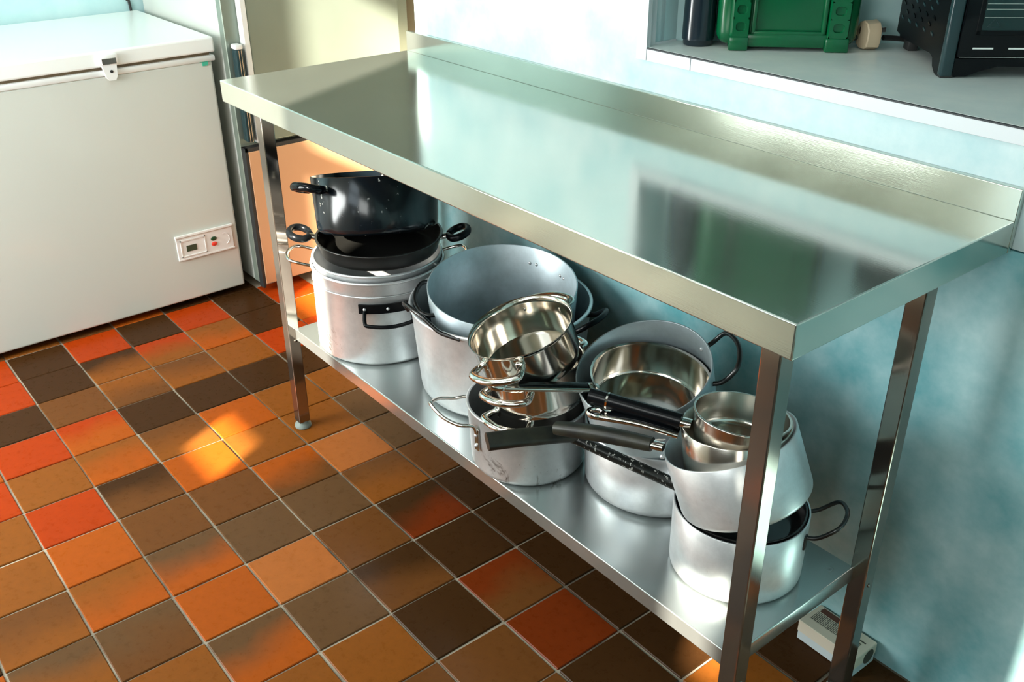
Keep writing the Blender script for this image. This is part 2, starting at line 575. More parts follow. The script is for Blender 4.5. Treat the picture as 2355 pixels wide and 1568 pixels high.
obj('edge_bead', box(NX0 + 0.0008, NX0 + 0.004, 1.105, 1.165, NZ0, NZ0 + 0.003), 'white_trim', sill)

struct('wall_left', box(WL - 0.06, WL, WF, 2.3, 0, ZC), 'wall_blue_plain')
alc = struct('wall_alcove', box(WL, 0.36, 1.66, 1.72, 0, ZC), 'beige_paint')
obj('alcove_side', box(0.335, 0.36, WY + 0.05, 1.66, 0, ZC), 'beige_paint', alc)
struct('wall_right', box(RX1, RX1 + 0.06, WF, 1.2, 0, ZC), 'wall_blue_plain')
struct('ceiling', box(WL, RX1, WF, 2.1, ZC, ZC + 0.05), 'ceiling_paint')

# window wall: three openings let the sun in
holes = [(0.76, 1.505, 1.28, 2.45), (2.51, 2.625, 1.21, 1.48), (3.10, 3.36, 1.42, 1.68)]
wf = bmesh.new()
xs = [WL]
for h in holes:
    xs += [h[0], h[1]]
xs.append(RX1)
for i in range(0, len(xs) - 1):
    if i % 2 == 0:
        add_box(wf, xs[i], xs[i + 1], WF - 0.05, WF, 0, ZC)
    else:
        h = holes[i // 2]
        if i == 1:      # low gap added to throw a sun patch on the tiles
            add_box(wf, h[0], 1.06, WF - 0.05, WF, 0, h[2])
            add_box(wf, 1.26, h[1], WF - 0.05, WF, 0, h[2])
            add_box(wf, 1.06, 1.26, WF - 0.05, WF, 0, 0.95)
            add_box(wf, 1.06, 1.26, WF - 0.05, WF, 1.06, h[2])
        else:
            add_box(wf, h[0], h[1], WF - 0.05, WF, 0, h[2])
        add_box(wf, h[0], h[1], WF - 0.05, WF, h[3], ZC)
wfr = struct('wall_front', wf, 'beige_paint')
obj('shade_block', box(1.27, RX1, WF, WF + 0.56, 0.0, 0.80), 'brown_paint', wfr)  # unseen block added to keep window light off the floor
obj('shade_block_top', box(1.25, RX1, WF, WF + 0.59, 0.80, 0.84, bev=0.004), 'brown_paint', wfr)  # upper slab of the same added block
w1 = struct('window_1', box(0.76, 1.48, WF - 0.04, WF - 0.01, 1.773, 1.863), 'white_trim')
obj('window_sill', box(0.70, 1.54, WF, WF + 0.06, 1.25, 1.278), 'white_trim', w1)

# ------------------------------------------------------------------ steel work table
XL, XR, YF, YB, H, UP, SK = 0.3062, 1.793, 0.5954, 1.0735, 0.8615, 0.0451, 0.0459
SZ = 0.2798
table = thing('work_table', 'long stainless steel work table with upstand against the blue wall and a lower shelf', 'table', ((XL + XR) / 2, (YF + YB) / 2, 0))
tx, ty = (XL + XR) / 2, (YF + YB) / 2
def tl(bm):
    bmesh.ops.translate(bm, vec=(-tx, -ty, 0), verts=bm.verts)
    return bm
# top: a folded sheet, open below
bm = box(XL, XR, YF, YB, H - SK, H, bev=0.0022, seg=3)
dl = [f for f in bm.faces if f.normal.z < -0.9 and f.calc_area() > 0.1]
bmesh.ops.delete(bm, geom=dl, context='FACES')
top = obj('worktop', tl(bm), 'steel_top', table, smooth='bevel')
sm = top.modifiers.new('sheet', 'SOLIDIFY')
sm.thickness = 0.0015
sm.offset = -1
bm = box(XL, XR, YB, YB + 0.0108, H - SK, H + UP, bev=0.0012, seg=2)
obj('upstand', tl(bm), 'steel_top', table, smooth='bevel')
bm = box(XL + 0.05, XR - 0.05, YF + 0.05, YF + 0.09, H - 0.03, H - 0.002)
add_box(bm, XL + 0.05, XR - 0.05, YB - 0.09, YB - 0.05, H - 0.03, H - 0.002)
obj('stiffener', tl(bm), 'steel_shelf', table)
LW, LXL, LYF, LXR, LYB = 0.0290, 0.3713, 0.6352, 1.7526, 0.9550
for x0 in (LXL, LXR - LW):
    for y0 in (LYF, LYB):
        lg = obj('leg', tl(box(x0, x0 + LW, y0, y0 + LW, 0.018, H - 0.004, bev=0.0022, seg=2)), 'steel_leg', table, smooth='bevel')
        ft = lathe([(0, 0.0), (0.019, 0.0), (0.021, 0.003), (0.020, 0.009), (0.0155, 0.014), (0.0145, 0.020), (0, 0.020)], 24)
        bmesh.ops.translate(ft, vec=(x0 + LW / 2 - tx, y0 + LW / 2 - ty, 0), verts=ft.verts)
        obj('foot', ft, 'foot_grey', lg, smooth=True)
        bolt = ball((x0 + LW + 0.0005 - tx, y0 + LW * 0.5 - ty, SZ - 0.03), 0.0035, sx=0.5)
        obj('bolt', bolt, 'steel_leg', lg, smooth=True)
# lower shelf, folded down at its edges
bm = box(LXL + LW - 0.004, LXR - LW + 0.006, 0.654, 0.9565, SZ - 0.030, SZ, bev=0.002, seg=2)
dl = [f for f in bm.faces if f.normal.z < -0.9 and f.calc_area() > 0.1]
bmesh.ops.delete(bm, geom=dl, context='FACES')
sh = obj('shelf', tl(bm), 'steel_shelf', table, smooth='bevel')
sm = sh.modifiers.new('sheet', 'SOLIDIFY')
sm.thickness = 0.0015
sm.offset = -1

# ------------------------------------------------------------------ chest freezer
FX, FB = -0.46, -1.06
FY0, FY1 = -0.62, 0.905
fz = thing('chest_freezer', 'white chest freezer with a flat lid and a front latch beside the tall fridge', 'freezer', ((FX + FB) / 2, (FY0 + FY1) / 2, 0))
fo = (-(FX + FB) / 2, -(FY0 + FY1) / 2, 0)
def fl(bm):
    bmesh.ops.translate(bm, vec=fo, verts=bm.verts)
    return bm
obj('body', fl(box(FB + 0.01, FX - 0.002, FY0 + 0.008, FY1 - 0.012, 0.022, 0.739, bev=0.006, seg=3)), 'white_enamel', fz)
obj('rim', fl(box(FB + 0.006, FX + 0.002, FY0 + 0.004, FY1 - 0.002, 0.738, 0.7545, bev=0.004, seg=2)), 'white_plastic', fz, smooth=True)
obj('seal', fl(box(FB + 0.02, FX - 0.010, FY0 + 0.02, FY1 - 0.014, 0.7545, 0.764)), 'seal', fz)
obj('lid', fl(box(FB, FX + 0.004, FY0, FY1, 0.763, 0.806, bev=0.006, seg=3)), 'white_lid', fz)
for y in (FY0 + 0.1, FY1 - 0.1):
    for x in (FB + 0.08, FX - 0.08):
        f = lathe([(0, 0), (0.02, 0), (0.02, 0.022), (0, 0.022)], 16)
        bmesh.ops.translate(f, vec=(x, y, 0), verts=f.verts)
        obj('foot', fl(f), 'rubber', fz)
# latch: bracket on the lid, hasp with a lock below it
lt = obj('latch', fl(box(FX + 0.003, FX + 0.017, 0.570, 0.622, 0.770, 0.797, bev=0.003)), 'white_plastic', fz, smooth=True)
obj('grip_recess', fl(box(FX + 0.0165, FX + 0.0185, 0.577, 0.617, 0.7715, 0.788, bev=0.001, seg=1)), 'satin_steel', lt)
hp = bmesh.new()
pts = [(0.577, 0.770), (0.617, 0.770), (0.614, 0.738), (0.608, 0.728), (0.590, 0.728), (0.584, 0.736)]
lo = [hp.verts.new((FX + 0.003, y, z)) for y, z in pts]
hi = [hp.verts.new((FX + 0.014, y, z)) for y, z in pts]
hp.faces.new(lo); hp.faces.new(hi)
for i in range(6):
    hp.faces.new((lo[i], lo[(i + 1) % 6], hi[(i + 1) % 6], hi[i]))
obj('hasp', fl(hp), 'white_plastic', lt)
kh = lathe([(0, 0), (0.0042, 0), (0.0042, 0.002), (0, 0.002)], 16)
bmesh.ops.rotate(kh, matrix=Matrix.Rotation(pi / 2, 3, 'Y'), verts=kh.verts)
bmesh.ops.translate(kh, vec=(FX + 0.0135, 0.600, 0.752), verts=kh.verts)
obj('keyhole', fl(kh), 'keyhole', lt)
# control panel
cp = obj('control_panel', fl(box(FX - 0.003, FX + 0.003, 0.693, 0.874, 0.161, 0.238, bev=0.0015, seg=2)), 'panel_plastic', fz)
obj('panel_lip', fl(box(FX + 0.002, FX + 0.007, 0.690, 0.876, 0.232, 0.240, bev=0.0015, seg=2)), 'white_plastic', cp)
obj('panel_lip', fl(box(FX + 0.002, FX + 0.0045, 0.692, 0.875, 0.1585, 0.1625)), 'panel_plastic', cp)
bm = box(FX + 0.002, FX + 0.0052, 0.704, 0.784, 0.219, 0.223)
add_box(bm, FX + 0.002, FX + 0.0052, 0.704, 0.784, 0.168, 0.171)
add_box(bm, FX + 0.002, FX + 0.0052, 0.704, 0.707, 0.168, 0.223)
add_box(bm, FX + 0.002, FX + 0.0052, 0.781, 0.784, 0.168, 0.223)
obj('display_frame', fl(bm), 'panel_plastic', cp)
obj('display', fl(box(FX + 0.002, FX + 0.0042, 0.722, 0.754, 0.184, 0.203)), 'display', cp)
for nm, z, mt in (('switch', 0.2045, 'green_button'), ('switch', 0.1875, 'red_button')):
    b_ = ball((0, 0, 0), 0.008, sx=0.45, sy=1.25, sz=0.85, u=14, v=10)
    bmesh.ops.translate(b_, vec=(FX + 0.003, 0.811, z), verts=b_.verts)
    obj(nm, fl(b_), mt, cp, smooth=True)
dp = sweep([Vector((FX + 0.003, 0.845 + 0.017 * cos(a), 0.195 + 0.019 * sin(a))) for a in [(-0.4 + i * 0.12) * pi for i in range(9)]], 0.0016, sides=6)
obj('dial', fl(dp), 'panel_plastic', cp, smooth=True)
bm = box(FX - 0.001, FX + 0.0008, 0.855, 0.885, 0.738, 0.7375 + 0.004)
add_box(bm, FX - 0.001, FX + 0.0008, 0.862, 0.879, 0.727, 0.7375)
bd = obj('badge', fl(bm), 'badge_green', fz)

# black cable hanging on the wall behind the freezer
cb = sweep(smoothpath([(WL + 0.006, 0.866, 1.15), (WL + 0.006, 0.872, 1.0), (WL + 0.006, 0.882, 0.845), (WL + 0.006, 0.890, 0.815), (WL + 0.008, 0.894, 0.55), (WL + 0.012, 0.9, 0.02)], 5), 0.0042, sides=8)
tag(obj('power_cable', cb, 'rubber', smooth=True), 'thin black cable running down the blue wall behind the freezer', 'cable')

# ------------------------------------------------------------------ tall fridge in the alcove
fr = thing('upright_fridge', 'tall fridge with white side and stacked steel doors in the alcove', 'fridge', (-0.75, 1.24, 0))
def gl(bm):
    bmesh.ops.translate(bm, vec=(0.75, -1.24, 0), verts=bm.verts)
    return bm
obj('cabinet', gl(box(-1.07, -0.462, 0.930, 1.560, 0.030, 1.92)), 'white_enamel', fr)
obj('front_frame', gl(box(-0.462, -0.430, 0.928, 1.555, 0.030, 1.92, bev=0.002, seg=1)), 'steel_door', fr)
ud = obj('upper_door', gl(box(-0.426, -0.400, 0.990, 1.503, 0.492, 1.88, bev=0.003, seg=2)), 'steel_door', fr)
obj('edge_strip', gl(box(-0.428, -0.3985, 0.972, 0.990, 0.492, 1.88, bev=0.002, seg=1)), 'white_plastic', ud)
obj('door_seal', gl(box(-0.430, -0.425, 0.975, 1.50, 0.486, 1.88)), 'green_seal', ud)
hd = obj('handle', gl(box(-0.424, -0.392, 0.940, 0.962, 0.50, 0.772, bev=0.004, seg=2)), 'oven_trim', ud, smooth=True)
obj('handle_cap', gl(box(-0.425, -0.391, 0.939, 0.963, 0.772, 0.786, bev=0.004, seg=2)), 'white_plastic', hd, smooth=True)
for dy in (0.948, 0.9555):
    obj('handle_ridge', gl(box(-0.393, -0.3905, dy - 0.001, dy + 0.001, 0.50, 0.770)), 'satin_steel', hd)
ld = obj('lower_door', gl(box(-0.426, -0.400, 0.940, 1.503, 0.030, 0.468, bev=0.002, seg=2)), 'door_floor_glow', fr)
bm = box(-0.430, -0.402, 0.930, 0.9385, 0.018, 0.480)
add_box(bm, -0.430, -0.402, 0.930, 1.505, 0.4685, 0.480)
obj('door_gasket', gl(bm), 'rubber', ld)
for y in (0.97, 1.5):
    f = lathe([(0, 0), (0.018, 0), (0.018, 0.03), (0, 0.03)], 14)
    bmesh.ops.translate(f, vec=(-0.5, y, 0), verts=f.verts)
    obj('foot', gl(f), 'rubber', fr)

# ------------------------------------------------------------------ pots: helpers
def vessel(root, prof, mat, name='body', seg=72):
    return obj(name, lathe(prof, seg), mat, root, smooth=True, angle=50)

def rivet(root, az, r, z, size=0.0042, mat='aluminium', inner=False):
    return obj('rivet', ball(pol(r - (0.001 if not inner else -0.001), az, z), size), mat, root, smooth=True)

def loop(root, r, az, z, span, out, rise, rad_, mat, name='handle', drop=0.0, ry=None, square=0.6):
    return obj(name, sweep(loop_path(r, az, z, span, out, rise, drop, square), rad_, ry, sides=10), mat, root, smooth=True, angle=70)

def bar_handle(root, p0, p1, wdt, thk, mat, name='handle', sag=0.0, taper=None, power=0.6, ext=0.0, nseg=8, mid=None):
    a, b = local(root, p0), local(root, p1)
    m = mid if mid is not None else (a + b) / 2 + Vector((0, 0, sag))
    path = smoothpath([a, m, b], nseg)
    up = root.matrix_world.inverted().to_3x3() @ Vector((0, 0, 1))
    return obj(name, sweep(path, wdt, thk, sides=14, up=up, scale=taper, power=power), mat, root, smooth=True, angle=60)

def hang_ring(root, handle, p1, direction, rx, ry, tube, mat):
    c = local(root, p1)
    d = (root.matrix_world.inverted().to_3x3() @ Vector(direction)).normalized()
    up = root.matrix_world.inverted().to_3x3() @ Vector((0, 0, 1))
    s = d.cross(up).normalized()
    pth = [c + d * (rx + rx * cos(2 * pi * i / 24)) + s * (ry * sin(2 * pi * i / 24)) for i in range(24)]
    return obj('hanging_ring', sweep(pth, tube, tube * 1.25, sides=8, closed=True, up=up), mat, handle, smooth=True)

# ---- stack at the left end: two aluminium stockpots nested, black saute pan, black pot on top
A = thing('stockpot', 'large stained aluminium stockpot with a black riveted bar handle, bottom of the left stack', 'pot', (0.5600, 0.8010, SZ))
vessel(A, pot_profile(0.1490, 0.1485, 0.2012, 0.003, 0.010, bead=0.0032), 'aluminium_stained')
rg = lathe([(0.1488, 0.166), (0.1500, 0.1675), (0.1488, 0.169)], 72)
obj('band', rg, 'aluminium', A, smooth=True)
for az0 in (335, 155):
    bm = bmesh.new()
    n = 12
    ra, rb_ = 0.1485, 0.1525
    vs = []
    for i in range(n + 1):
        a = az0 - 24 + 48 * i / n
        vs.append([bm.verts.new(pol(ra, a, 0.131)), bm.verts.new(pol(rb_, a, 0.131)), bm.verts.new(pol(rb_, a, 0.152)), bm.verts.new(pol(ra, a, 0.152))])
    for i in range(n):
        for q in range(4):
            bm.faces.new((vs[i][q], vs[i][(q + 1) % 4], vs[i + 1][(q + 1) % 4], vs[i + 1][q]))
    bm.faces.new(vs[0]); bm.faces.new(vs[-1][::-1])
    pl = obj('handle_plate', bm, 'black_satin', A, smooth=True, angle=40)
    for da in (-19, 0, 19):
        obj('rivet', ball(pol(0.1525, az0 + da, 0.1415), 0.0037), 'aluminium', pl, smooth=True)
    pth = smoothpath([pol(0.152, az0 - 19, 0.136), pol(0.170, az0 - 18, 0.120), pol(0.178, az0 - 15, 0.114), pol(0.184, az0, 0.113), pol(0.178, az0 + 15, 0.114), pol(0.170, az0 + 18, 0.120), pol(0.152, az0 + 19, 0.136)], 5)
    obj('handle', sweep(pth, 0.0042, 0.0052, sides=10), 'black_satin', A, smooth=True, angle=70)

A2 = thing('stockpot', 'aluminium pot with a wire loop handle nested inside the stained stockpot of the left stack', 'pot', (0.5600, 0.8010, SZ + 0.0185))
vessel(A2, pot_profile(0.1400, 0.1440, 0.1975, 0.003, 0.012, bead=0.003), 'aluminium')
for az in (231, 51):
    loop(A2, 0.1455, az, 0.182, 0.085, 0.056, 0.012, 0.0036, 'chrome', drop=0.004)

P = thing('saute_pan', 'shallow black saute pan with two loop handles below the black pot', 'pan', (0.5634, 0.8075, 0.4975))
vessel(P, pot_profile(0.1320, 0.1405, 0.0405, 0.0035, 0.012, bead=0.0018), 'black_pan')
for az in (231, 51):
    fe = sweep([pol(0.136, az, 0.029), pol(0.158, az, 0.034)], 0.0085, 0.0065, sides=12)
    f_ = obj('ferrule', fe, 'chrome', P, smooth=True)
    hs = [pol(0.156, az - 3, 0.034), pol(0.167, az - 9, 0.036), pol(0.186, az - 9.5, 0.042), pol(0.198, az - 4, 0.046), pol(0.198, az + 4, 0.046), pol(0.186, az + 9.5, 0.042), pol(0.167, az + 9, 0.036), pol(0.156, az + 3, 0.034)]
    obj('handle', sweep(smoothpath(hs, 5), 0.0070, 0.0085, sides=10), 'black_satin', P, smooth=True, angle=70)

Q = thing('cooking_pot', 'black chipped enamel pot tilted on top of the left stack', 'pot', (0.5650, 0.8060, 0.5460), normal=(-0.238, 0.137, 1))
vessel(Q, pot_profile(0.1340, 0.1395, 0.124, 0.003, 0.016), 'black_enamel')
for az in (270, 90):
    obj('ferrule', sweep([pol(0.136, az + 10, 0.098), pol(0.152, az + 10, 0.099)], 0.0065, sides=10), 'chrome', Q, smooth=True)
    obj('ferrule', sweep([pol(0.136, az - 10, 0.098), pol(0.152, az - 10, 0.099)], 0.0065, sides=10), 'chrome', Q, smooth=True)
    hs = [pol(0.147, az - 12, 0.099), pol(0.160, az - 13.5, 0.101), pol(0.179, az - 11, 0.106), pol(0.187, az - 4, 0.109), pol(0.187, az + 4, 0.109), pol(0.179, az + 11, 0.106), pol(0.160, az + 13.5, 0.101), pol(0.147, az + 12, 0.099)]
    obj('handle', sweep(smoothpath(hs, 5), 0.0080, 0.0095, sides=12), 'black_gloss', Q, smooth=True, angle=70)

# ---- two large aluminium pots, one inside the other
B1 = thing('stockpot', 'widest aluminium stockpot with dark loop handles holding another large pot', 'pot', (0.9050, 0.8840, SZ))
vessel(B1, pot_profile(0.1720, 0.1860, 0.2000, 0.003, 0.022, bead=0.0042), 'aluminium')
az, h_ = 262, math.degrees(0.062 / 0.186)
pth = smoothpath([pol(0.1885, az + h_ + 16, 0.193), pol(0.1905, az + h_ + 5, 0.197), pol(0.193, az + h_, 0.203), pol(0.199, az + h_ * 0.6, 0.220), pol(0.204, az + 2, 0.228),
                  pol(0.204, az - h_ * 0.5, 0.224), pol(0.199, az - h_ * 0.95, 0.206), pol(0.191, az - h_, 0.190)], 5)
obj('handle', sweep(pth, 0.0042, sides=10), 'dark_wire', B1, smooth=True, angle=70)
loop(B1, 0.1865, 20, 0.188, 0.085, 0.044, 0.026, 0.0058, 'black_satin')
nB2 = Vector((0.118, -0.100, 1)).normalized()
cB2 = Vector((0.9065, 0.8870, 0.5117)) - nB2 * 0.2070
B2 = thing('stockpot', 'large empty aluminium pot standing inside the widest stockpot', 'pot', cB2, normal=nB2)
vessel(B2, pot_profile(0.1450, 0.1545, 0.2070, 0.003, 0.014), 'aluminium_dull')
loop(B2, 0.154, 234, 0.176, 0.125, 0.026, 0.004, 0.0046, 'dark_wire')
for az in (118, 112, 86, 81):
    rivet(B2, az, 0.1500, 0.168, 0.0042, inner=True)

# ---- aluminium pot at the front with the steel casseroles stacked in it
Cp = thing('cooking_pot', 'scratched aluminium pot with polished wire handle overhanging the shelf edge, holding steel casseroles', 'pot', (1.1544, 0.7503, SZ))
vessel(Cp, pot_profile(0.1070, 0.1130, 0.1295, 0.003, 0.014, bead=0.0022), 'aluminium_stained')
for az in (240, 60):
    pth = smoothpath([pol(0.114, az + 26, 0.088), pol(0.117, az + 26, 0.104), pol(0.123, az + 24.5, 0.111), pol(0.142, az + 19, 0.112), pol(0.163, az + 10, 0.120), pol(0.178, az + 0, 0.130), pol(0.178, az - 3, 0.131),
                      pol(0.163, az - 11, 0.124), pol(0.142, az - 19, 0.112), pol(0.123, az - 24.5, 0.111), pol(0.117, az - 26, 0.104), pol(0.114, az - 26, 0.088)], 4)
    hh = obj('handle', sweep(pth, 0.0034, sides=10), 'chrome', Cp, smooth=True, angle=70)
    for d in (26, -26):
        st = bmesh.new()
        add_box(st, -0.0015, 0.0022, -0.006, 0.006, -0.023, 0.023, bev=0.001, seg=1)
        bmesh.ops.rotate(st, matrix=Matrix.Rotation(rad(az + d), 3, 'Z'), verts=st.verts)
        bmesh.ops.translate(st, vec=pol(0.1130, az + d, 0.080), verts=st.verts)
        br = obj('handle_bracket', st, 'chrome', Cp)
        for dz in (-0.012, 0.010):
            obj('rivet', ball(pol(0.1150, az + d, 0.080 + dz), 0.0042), 'aluminium', br, smooth=True)

def casserole(label, rim_c, normal, r, h, az, mat='polished_steel'):
    n = Vector(normal).normalized()
    t = thing('casserole', label, 'pot', Vector(rim_c) - n * h, normal=n, group='steel casseroles stacked in the front pot')
    prof = [(0, 0.0), (r * 0.86, 0.0), (r * 0.90, 0.002), (r * 0.905, 0.008), (r * 0.935, 0.012), (r * 0.955, 0.020), (r * 0.955, h - 0.009), (r * 0.975, h - 0.003), (r, h - 0.0008), (r, h + 0.0006),
            (r * 0.985, h), (r * 0.955, h - 0.004), (r * 0.935, h - 0.010), (r * 0.930, 0.020), (r * 0.90, 0.010), (0, 0.008)]
    vessel(t, prof, mat)
    for a in (az, az + 180):
        pth = loop_path(r * 0.955, a, h - 0.021, 0.078, 0.036, -0.001, 0.0, 0.66)
        obj('handle', sweep(pth, 0.0078, 0.0062, sides=12, scale=lambda s: 0.66 + 0.34 * sin(pi * min(max(s, 0.0), 1.0)) ** 0.5), 'chrome', t, smooth=True, angle=70)
        hw = math.degrees(0.037 / r)
        for d in (-hw, hw):
            fl_ = bmesh.new()
            add_box(fl_, -0.001, 0.003, -0.007, 0.007, -0.009, 0.007, bev=0.0012, seg=1)
            bmesh.ops.rotate(fl_, matrix=Matrix.Rotation(rad(a + d), 3, 'Z'), verts=fl_.verts)
            bmesh.ops.translate(fl_, vec=pol(r * 0.957, a + d, h - 0.021), verts=fl_.verts)
            obj('handle_bracket', fl_, 'chrome', t, smooth=True)
    return t
casserole('lowest of three steel casseroles, sunk inside the scratched aluminium front pot', (1.1646, 0.7620, 0.4290), (0, 0, 1), 0.0895, 0.128, 288, 'satin_steel')
casserole('middle of three stacked steel casseroles', (1.1790, 0.7420, 0.5060), (-0.10, -0.10, 1), 0.0900, 0.082, 290)
casserole('topmost of three steel casseroles, open and tilted toward the room', (1.1930, 0.6990, 0.5883), (-0.117, -0.286, 1), 0.0926, 0.080, 294)

# ---- pot with a tilted pot and a long handled saute pan in it
G0 = thing('cooking_pot', 'smooth aluminium pot standing on the shelf under the tilted deep pot', 'pot', (1.3553, 0.8900, SZ))
vessel(G0, pot_profile(0.1320, 0.1345, 0.1282, 0.003, 0.016), 'aluminium')
nG1 = Vector((0.05, -0.375, 1)).normalized()
G1 = thing('cooking_pot', 'deep aluminium pot with wire handle tilted forward inside another pot by the wall', 'pot', Vector((1.3647, 0.8252, 0.5367)) - nG1 * 0.200, normal=nG1)
vessel(G1, pot_profile(0.1080, 0.1155, 0.2000, 0.0028, 0.014), 'aluminium_dull')
loop(G1, 0.1155, 52, 0.172, 0.088, 0.044, 0.030, 0.0042, 'dark_wire')
for az in (52 - 22, 52 + 22):
    rivet(G1, az, 0.1105, 0.172, 0.004, inner=True)
nF = Vector((0.102, -0.023, 1)).normalized()
Fp = thing('saute_pan', 'polished steel saute pan with ringed steel handle resting inside the tilted deep pot', 'pan', Vector((1.3750, 0.8345, 0.5222)) - nF * 0.066, normal=nF)
vessel(Fp, [(0, 0), (0.094, 0.0), (0.098, 0.003), (0.0995, 0.010), (0.1000, 0.060), (0.1026, 0.0655), (0.1022, 0.0668), (0.0985, 0.0650), (0.0975, 0.058), (0.0970, 0.012), (0.093, 0.0065), (0, 0.0055)], 'polished_steel')
obj('base_ring', lathe([(0.0915, 0.0052), (0.0925, 0.0075), (0.0935, 0.0055)], 64), 'chrome', Fp, smooth=True)
dF = Vector((1.262, 0.640, 0.527)) - Vector((1.325, 0.748, 0.508))
hF = bar_handle(Fp, (1.330, 0.757, 0.508), (1.250, 0.6200, 0.5265), 0.0135, 0.0042, 'chrome', power=0.5)
hang_ring(Fp, hF, (1.252, 0.6235, 0.5265), dF, 0.0150, 0.0105, 0.0042, 'chrome')
bar_handle(Fp, (1.322, 0.742, 0.5135), (1.262, 0.640, 0.5285), 0.0092, 0.0020, 'black_gloss', name='handle_inlay', power=0.5)

# ---- stack at the right end
Hp = thing('cooking_pot', 'aluminium pot with a black wire loop handle at the right end of the shelf', 'pot', (1.5985, 0.8165, SZ))
vessel(Hp, pot_profile(0.1050, 0.1055, 0.1200, 0.003, 0.012), 'aluminium')
for az in (34, 214):
    if az == 214:
        continue
    hh = loop(Hp, 0.1055, az, 0.100, 0.066, 0.050, 0.034, 0.0034, 'dark_wire')
    for d in (-18, 18):
        st = box(-0.001, 0.0025, -0.005, 0.005, -0.020, 0.006, bev=0.001, seg=1)
        bmesh.ops.rotate(st, matrix=Matrix.Rotation(rad(az + d), 3, 'Z'), verts=st.verts)
        bmesh.ops.translate(st, vec=pol(0.1055, az + d, 0.098), verts=st.verts)
        obj('handle_bracket', st, 'dark_wire', hh)
Jp = thing('frying_pan', 'black frying pan sunk in the right end pot, its long speckled handle pointing left', 'pan', (1.6000, 0.8160, SZ + 0.083))
vessel(Jp, pot_profile(0.086, 0.0995, 0.040, 0.003, 0.012), 'nonstick')
hJ = bar_handle(Jp, (1.512, 0.762, 0.409), (1.354, 0.672, 0.460), 0.0098, 0.0098, 'speckled_black', power=1.0)
obj('grip', sweep([local(Jp, p) for p in [(1.362, 0.690, 0.4620), (1.352, 0.660, 0.4680), (1.3300, 0.590, 0.4790), (1.3100, 0.5370, 0.4830)]], 0.0150, 0.0080, sides=14,
                  up=(0.5, -0.2, 1), power=0.5), 'worn_black', hJ, smooth=True, angle=50)
nI = Vector((-0.349, -0.150, 1)).normalized()
Ip = thing('saucepan', 'leaning aluminium saucepan with a worn black handle in the right end stack', 'pan', Vector((1.5830, 0.7860, 0.5276)) - nI * 0.106, normal=nI)
vessel(Ip, pot_profile(0.1015, 0.1014, 0.1060, 0.0028, 0.010), 'aluminium')
fI = bar_handle(Ip, (1.531, 0.700, 0.519), (1.512, 0.692, 0.518), 0.0085, 0.0055, 'chrome', name='ferrule')
hI = bar_handle(Ip, (1.514, 0.693, 0.518), (1.363, 0.634, 0.496), 0.0125, 0.0105, 'worn_black', sag=0.003, taper=lambda s: 0.95 + 0.15 * sin(pi * s), power=0.75)
obj('rivet', ball(local(Ip, (1.533, 0.696, 0.505)), 0.0038), 'aluminium', Ip, smooth=True)
nK = Vector((-0.100, -0.020, 1)).normalized()
Kp = thing('saucepan', 'steel saucepan with a ringed steel handle below the smallest saucepan of the right stack', 'pan', Vector((1.5905, 0.7890, 0.5560)) - nK * 0.085, normal=nK)
vessel(Kp, pot_profile(0.0785, 0.0815, 0.0850, 0.0022, 0.010), 'satin_steel')
hK = bar_handle(Kp, (1.5370, 0.7250, 0.536), (1.432, 0.6640, 0.5420), 0.0120, 0.0050, 'chrome', power=0.55, sag=0.004)
dK = Vector((1.432, 0.664, 0.542)) - Vector((1.537, 0.725, 0.536))
hang_ring(Kp, hK, (1.436, 0.6665, 0.542), dK, 0.0125, 0.0095, 0.0042, 'chrome')
bar_handle(Kp, (1.5300, 0.7210, 0.5425), (1.444, 0.6710, 0.5465), 0.0085, 0.0026, 'black_gloss', name='handle_inlay', sag=0.004)
nM = Vector((0.010, 0.125, 1)).normalized()
Mp = thing('saucepan', 'smallest steel saucepan with a thick black handle on top of the right stack', 'pan', Vector((1.5990, 0.7895, 0.5760)) - nM * 0.052, normal=nM)
vessel(Mp, pot_profile(0.0650, 0.0705, 0.0520, 0.002, 0.010, bead=0.0014), 'satin_steel')
fM = bar_handle(Mp, (1.549, 0.737, 0.553), (1.528, 0.726, 0.554), 0.0085, 0.0065, 'chrome', name='ferrule')
hM = bar_handle(Mp, (1.535, 0.7300, 0.554), (1.406, 0.6640, 0.5640), 0.0115, 0.0125, 'black_plastic', power=0.85)
c0 = local(Mp, (1.4335, 0.6780, 0.5620)); c1 = local(Mp, (1.4310, 0.6767, 0.5622))
obj('handle_band', sweep([c0, c1], 0.0119, 0.0129, sides=14, power=0.85, up=Mp.matrix_world.inverted().to_3x3() @ Vector((0, 0, 1))), 'chrome', hM)

# ------------------------------------------------------------------ carton on the floor
cx0 = thing('carton', 'small printed white carton lying on the tiles under the table by the wall', 'box', (1.678, 1.046, 0), rotz=rad(-1.5))
obj('body', box(-0.060, 0.060, -0.030, 0.032, 0.001, 0.0195), 'card_blue', cx0)
obj('lid', box(-0.0612, 0.0612, -0.0315, 0.0332, 0.0190, 0.0445, bev=0.0012, seg=1), 'card_side', cx0)
obj('printed_label', box(-0.052, 0.030, -0.012, 0.026, 0.0444, 0.0449), 'carton_print', cx0)
obj('printed_title', box(-0.050, -0.012, 0.016, 0.029, 0.0447, 0.0452), 'print_red', cx0)
obj('printed_line', box(0.030, 0.050, 0.012, 0.015, 0.0444, 0.0449), 'print_dark', cx0)
obj('printed_line', box(0.030, 0.046, -0.004, 0.008, 0.0444, 0.0448), 'carton_print', cx0)
ov = lathe([(0, 0), (0.015, 0), (0.015, 0.0006), (0, 0.0006)], 24)
bmesh.ops.rotate(ov, matrix=Matrix.Rotation(pi / 2, 3, 'Y'), verts=ov.verts)
